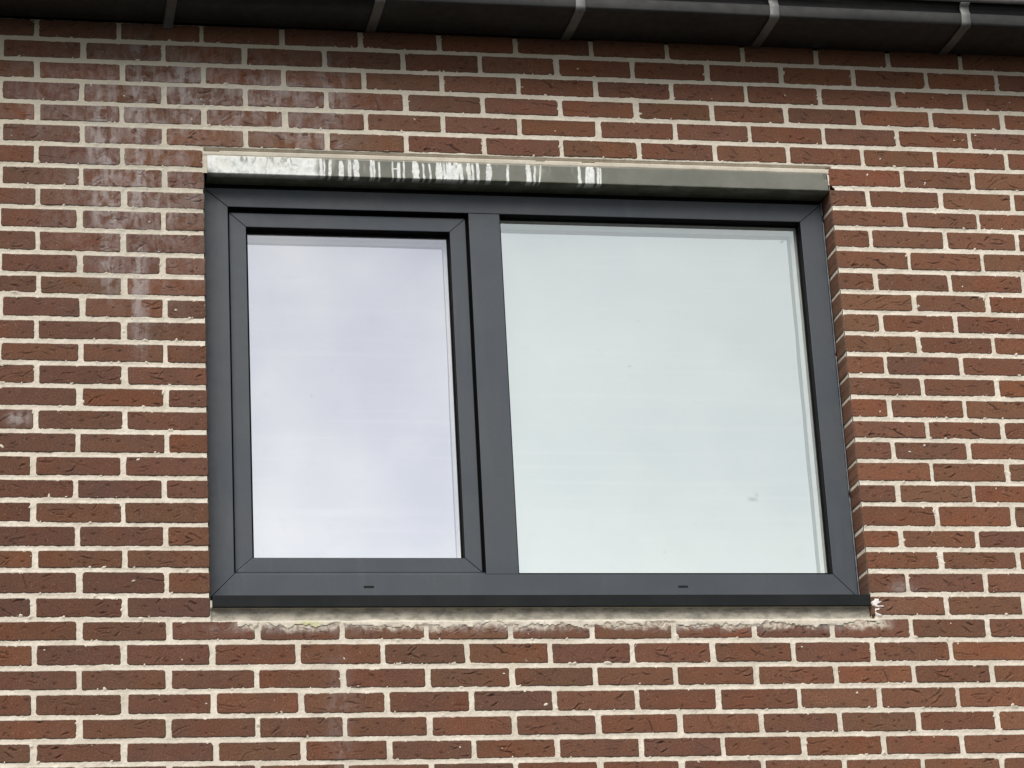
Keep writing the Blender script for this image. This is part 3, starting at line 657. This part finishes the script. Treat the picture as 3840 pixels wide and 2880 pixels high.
prof = [(-.004, 1.200), (-.004, BOT0 + .002), (-.006, BOT0)] + [(-.10, (BOT0 + BOT1) / 2 - .001)] + [(-.200, BOT1)] + arc(-.200, BOT1 + .006, .006, -90, -180, 4) + [(-.2075, 1.1170), (-.2060, 1.1200), (-.1900, 1.1290), (-.1880, 1.1450), (-.2060, 1.1530)]
innr = [(y + (.0015 if y < -.15 else 0) - (.0015 if y > -.01 else 0), z + (.0012 if z < 1.10 else 0)) for y, z in reversed(prof)]
V, Q = extrude_x(prof + innr, np.arange(GX0, GX1, .07), True, .0010, 401)
V = np.array(V); V[:, 2] -= 1.09
me = mesh_np('gutter_trough', V, np.array(Q)[:, ::-1]); link('gutter_trough', me, M_ZINC, gut)
V, Q = extrude_x(arc(-.2170, 1.1615, .0105, 0, 360, 16)[:-1], np.arange(GX0, GX1, .07), True, .0008, 403)
V = np.array(V); V[:, 2] -= 1.09
link('gutter_bead', mesh_np('gutter_bead', V, np.array(Q)[:, ::-1]), M_BEAD, gut, label='bright rolled front bead of the gutter')
# straps
S_Y = [(-.002, BOT0 - .0035), (-.10, (BOT0 + BOT1) / 2 - .0055), (-.196, BOT1 - .0045)] + arc(-.200, BOT1 + .0055, .0105, -95, -180, 6) + [(-.2112, 1.110), (-.2116, 1.1175), (-.2085, 1.1225), (-.2050, 1.1320), (-.2080, 1.1440), (-.2200, 1.1480)]
def strap_mesh(seed, tail):
    pts = list(S_Y)
    if tail: pts = [(-.0050, BOT0 - .017)] + [(-.0045, BOT0 - .006)] + pts[1:]
    V = []; Q = []; th = .0035; w = .0138; n = len(pts)
    for i, (y, z) in enumerate(pts):
        a = pts[max(i - 1, 0)]; b = pts[min(i + 1, n - 1)]
        ty, tz = b[0] - a[0], b[1] - a[1]; L_ = math.hypot(ty, tz) or 1; ny, nz = -tz / L_, ty / L_      # normal
        j = .0005 * float(noise2(i * .1, seed, .3, 7))
        for (sx_, s) in ((-w, 0), (-w + .0015, 1.15), (w - .0015, 1.15), (w, 0), (w, -1), (-w, -1)):
            off = {0: .2, 1.15: 1.0, -1: -.6}[s] * th * .5
            V.append((sx_ + j, y + ny * off, z + nz * off - 1.09))
        if i:
            for k in range(6):
                a_ = (i - 1) * 6 + k; b_ = (i - 1) * 6 + (k + 1) % 6; Q.append((a_, b_, b_ + 6, a_ + 6))
    Q.append((0, 5, 2, 1)); Q.append((5, 4, 3, 2)); m = 6 * (n - 1); Q.append((m, m + 1, m + 2, m + 5)); Q.append((m + 2, m + 3, m + 4, m + 5))
    return mesh_np('gutter_strap', V, Q, smoothf=False)
ms = [strap_mesh(i, i == 0) for i in range(3)]
for i, xb in enumerate((-2.10, -1.54, -.9774, -.4165, .1421, .6998, 1.2668, 1.82, 2.39)):
    o = link('gutter_strap', ms[0] if i == 2 else ms[1 + i % 2], M_STRAP, gut); o.location = (xb, 0, 0)
    if i == 2: o['label'] = 'strap whose pale end is bent down against the brick'

# ---------------------------------------------------------------- roof edge above the gutter
roof = thing('tiled_roof', 'dark tiled roof edge rising behind the gutter bead', 'roof', (0, 0, 1.2))
pitch = math.radians(40)
V = []; Q = []
for r_ in range(12):
    for k in range(int((GX1 - GX0) / .3) + 1):
        x0 = GX0 + k * .3 + (.15 if r_ % 2 else 0); x1 = x0 + .296; s0 = r_ * .28; lift = .03
        for (s, h_) in ((s0, lift), (s0, lift + .016), (s0 + .30, .016), (s0 + .30, 0)):
            y = -.070 + s * math.cos(pitch) - h_ * math.sin(pitch); z = .005 + s * math.sin(pitch) + h_ * math.cos(pitch)
            V += [(x0, y, z), (x1, y, z)]
        n = len(V) - 8
        Q += [(n, n + 1, n + 3, n + 2), (n + 2, n + 3, n + 5, n + 4), (n + 1, n + 7, n + 5, n + 3), (n, n + 2, n + 4, n + 6), (n, n + 6, n + 7, n + 1), (n + 4, n + 5, n + 7, n + 6)]
link('roof_tiles', mesh_np('roof_tiles', V, Q, smoothf=False), M_TILE, roof, kind='stuff')
link('eaves_board', box(GX0, GX1, -.0035, .022, -.05, .035), M_TIMBER, roof)
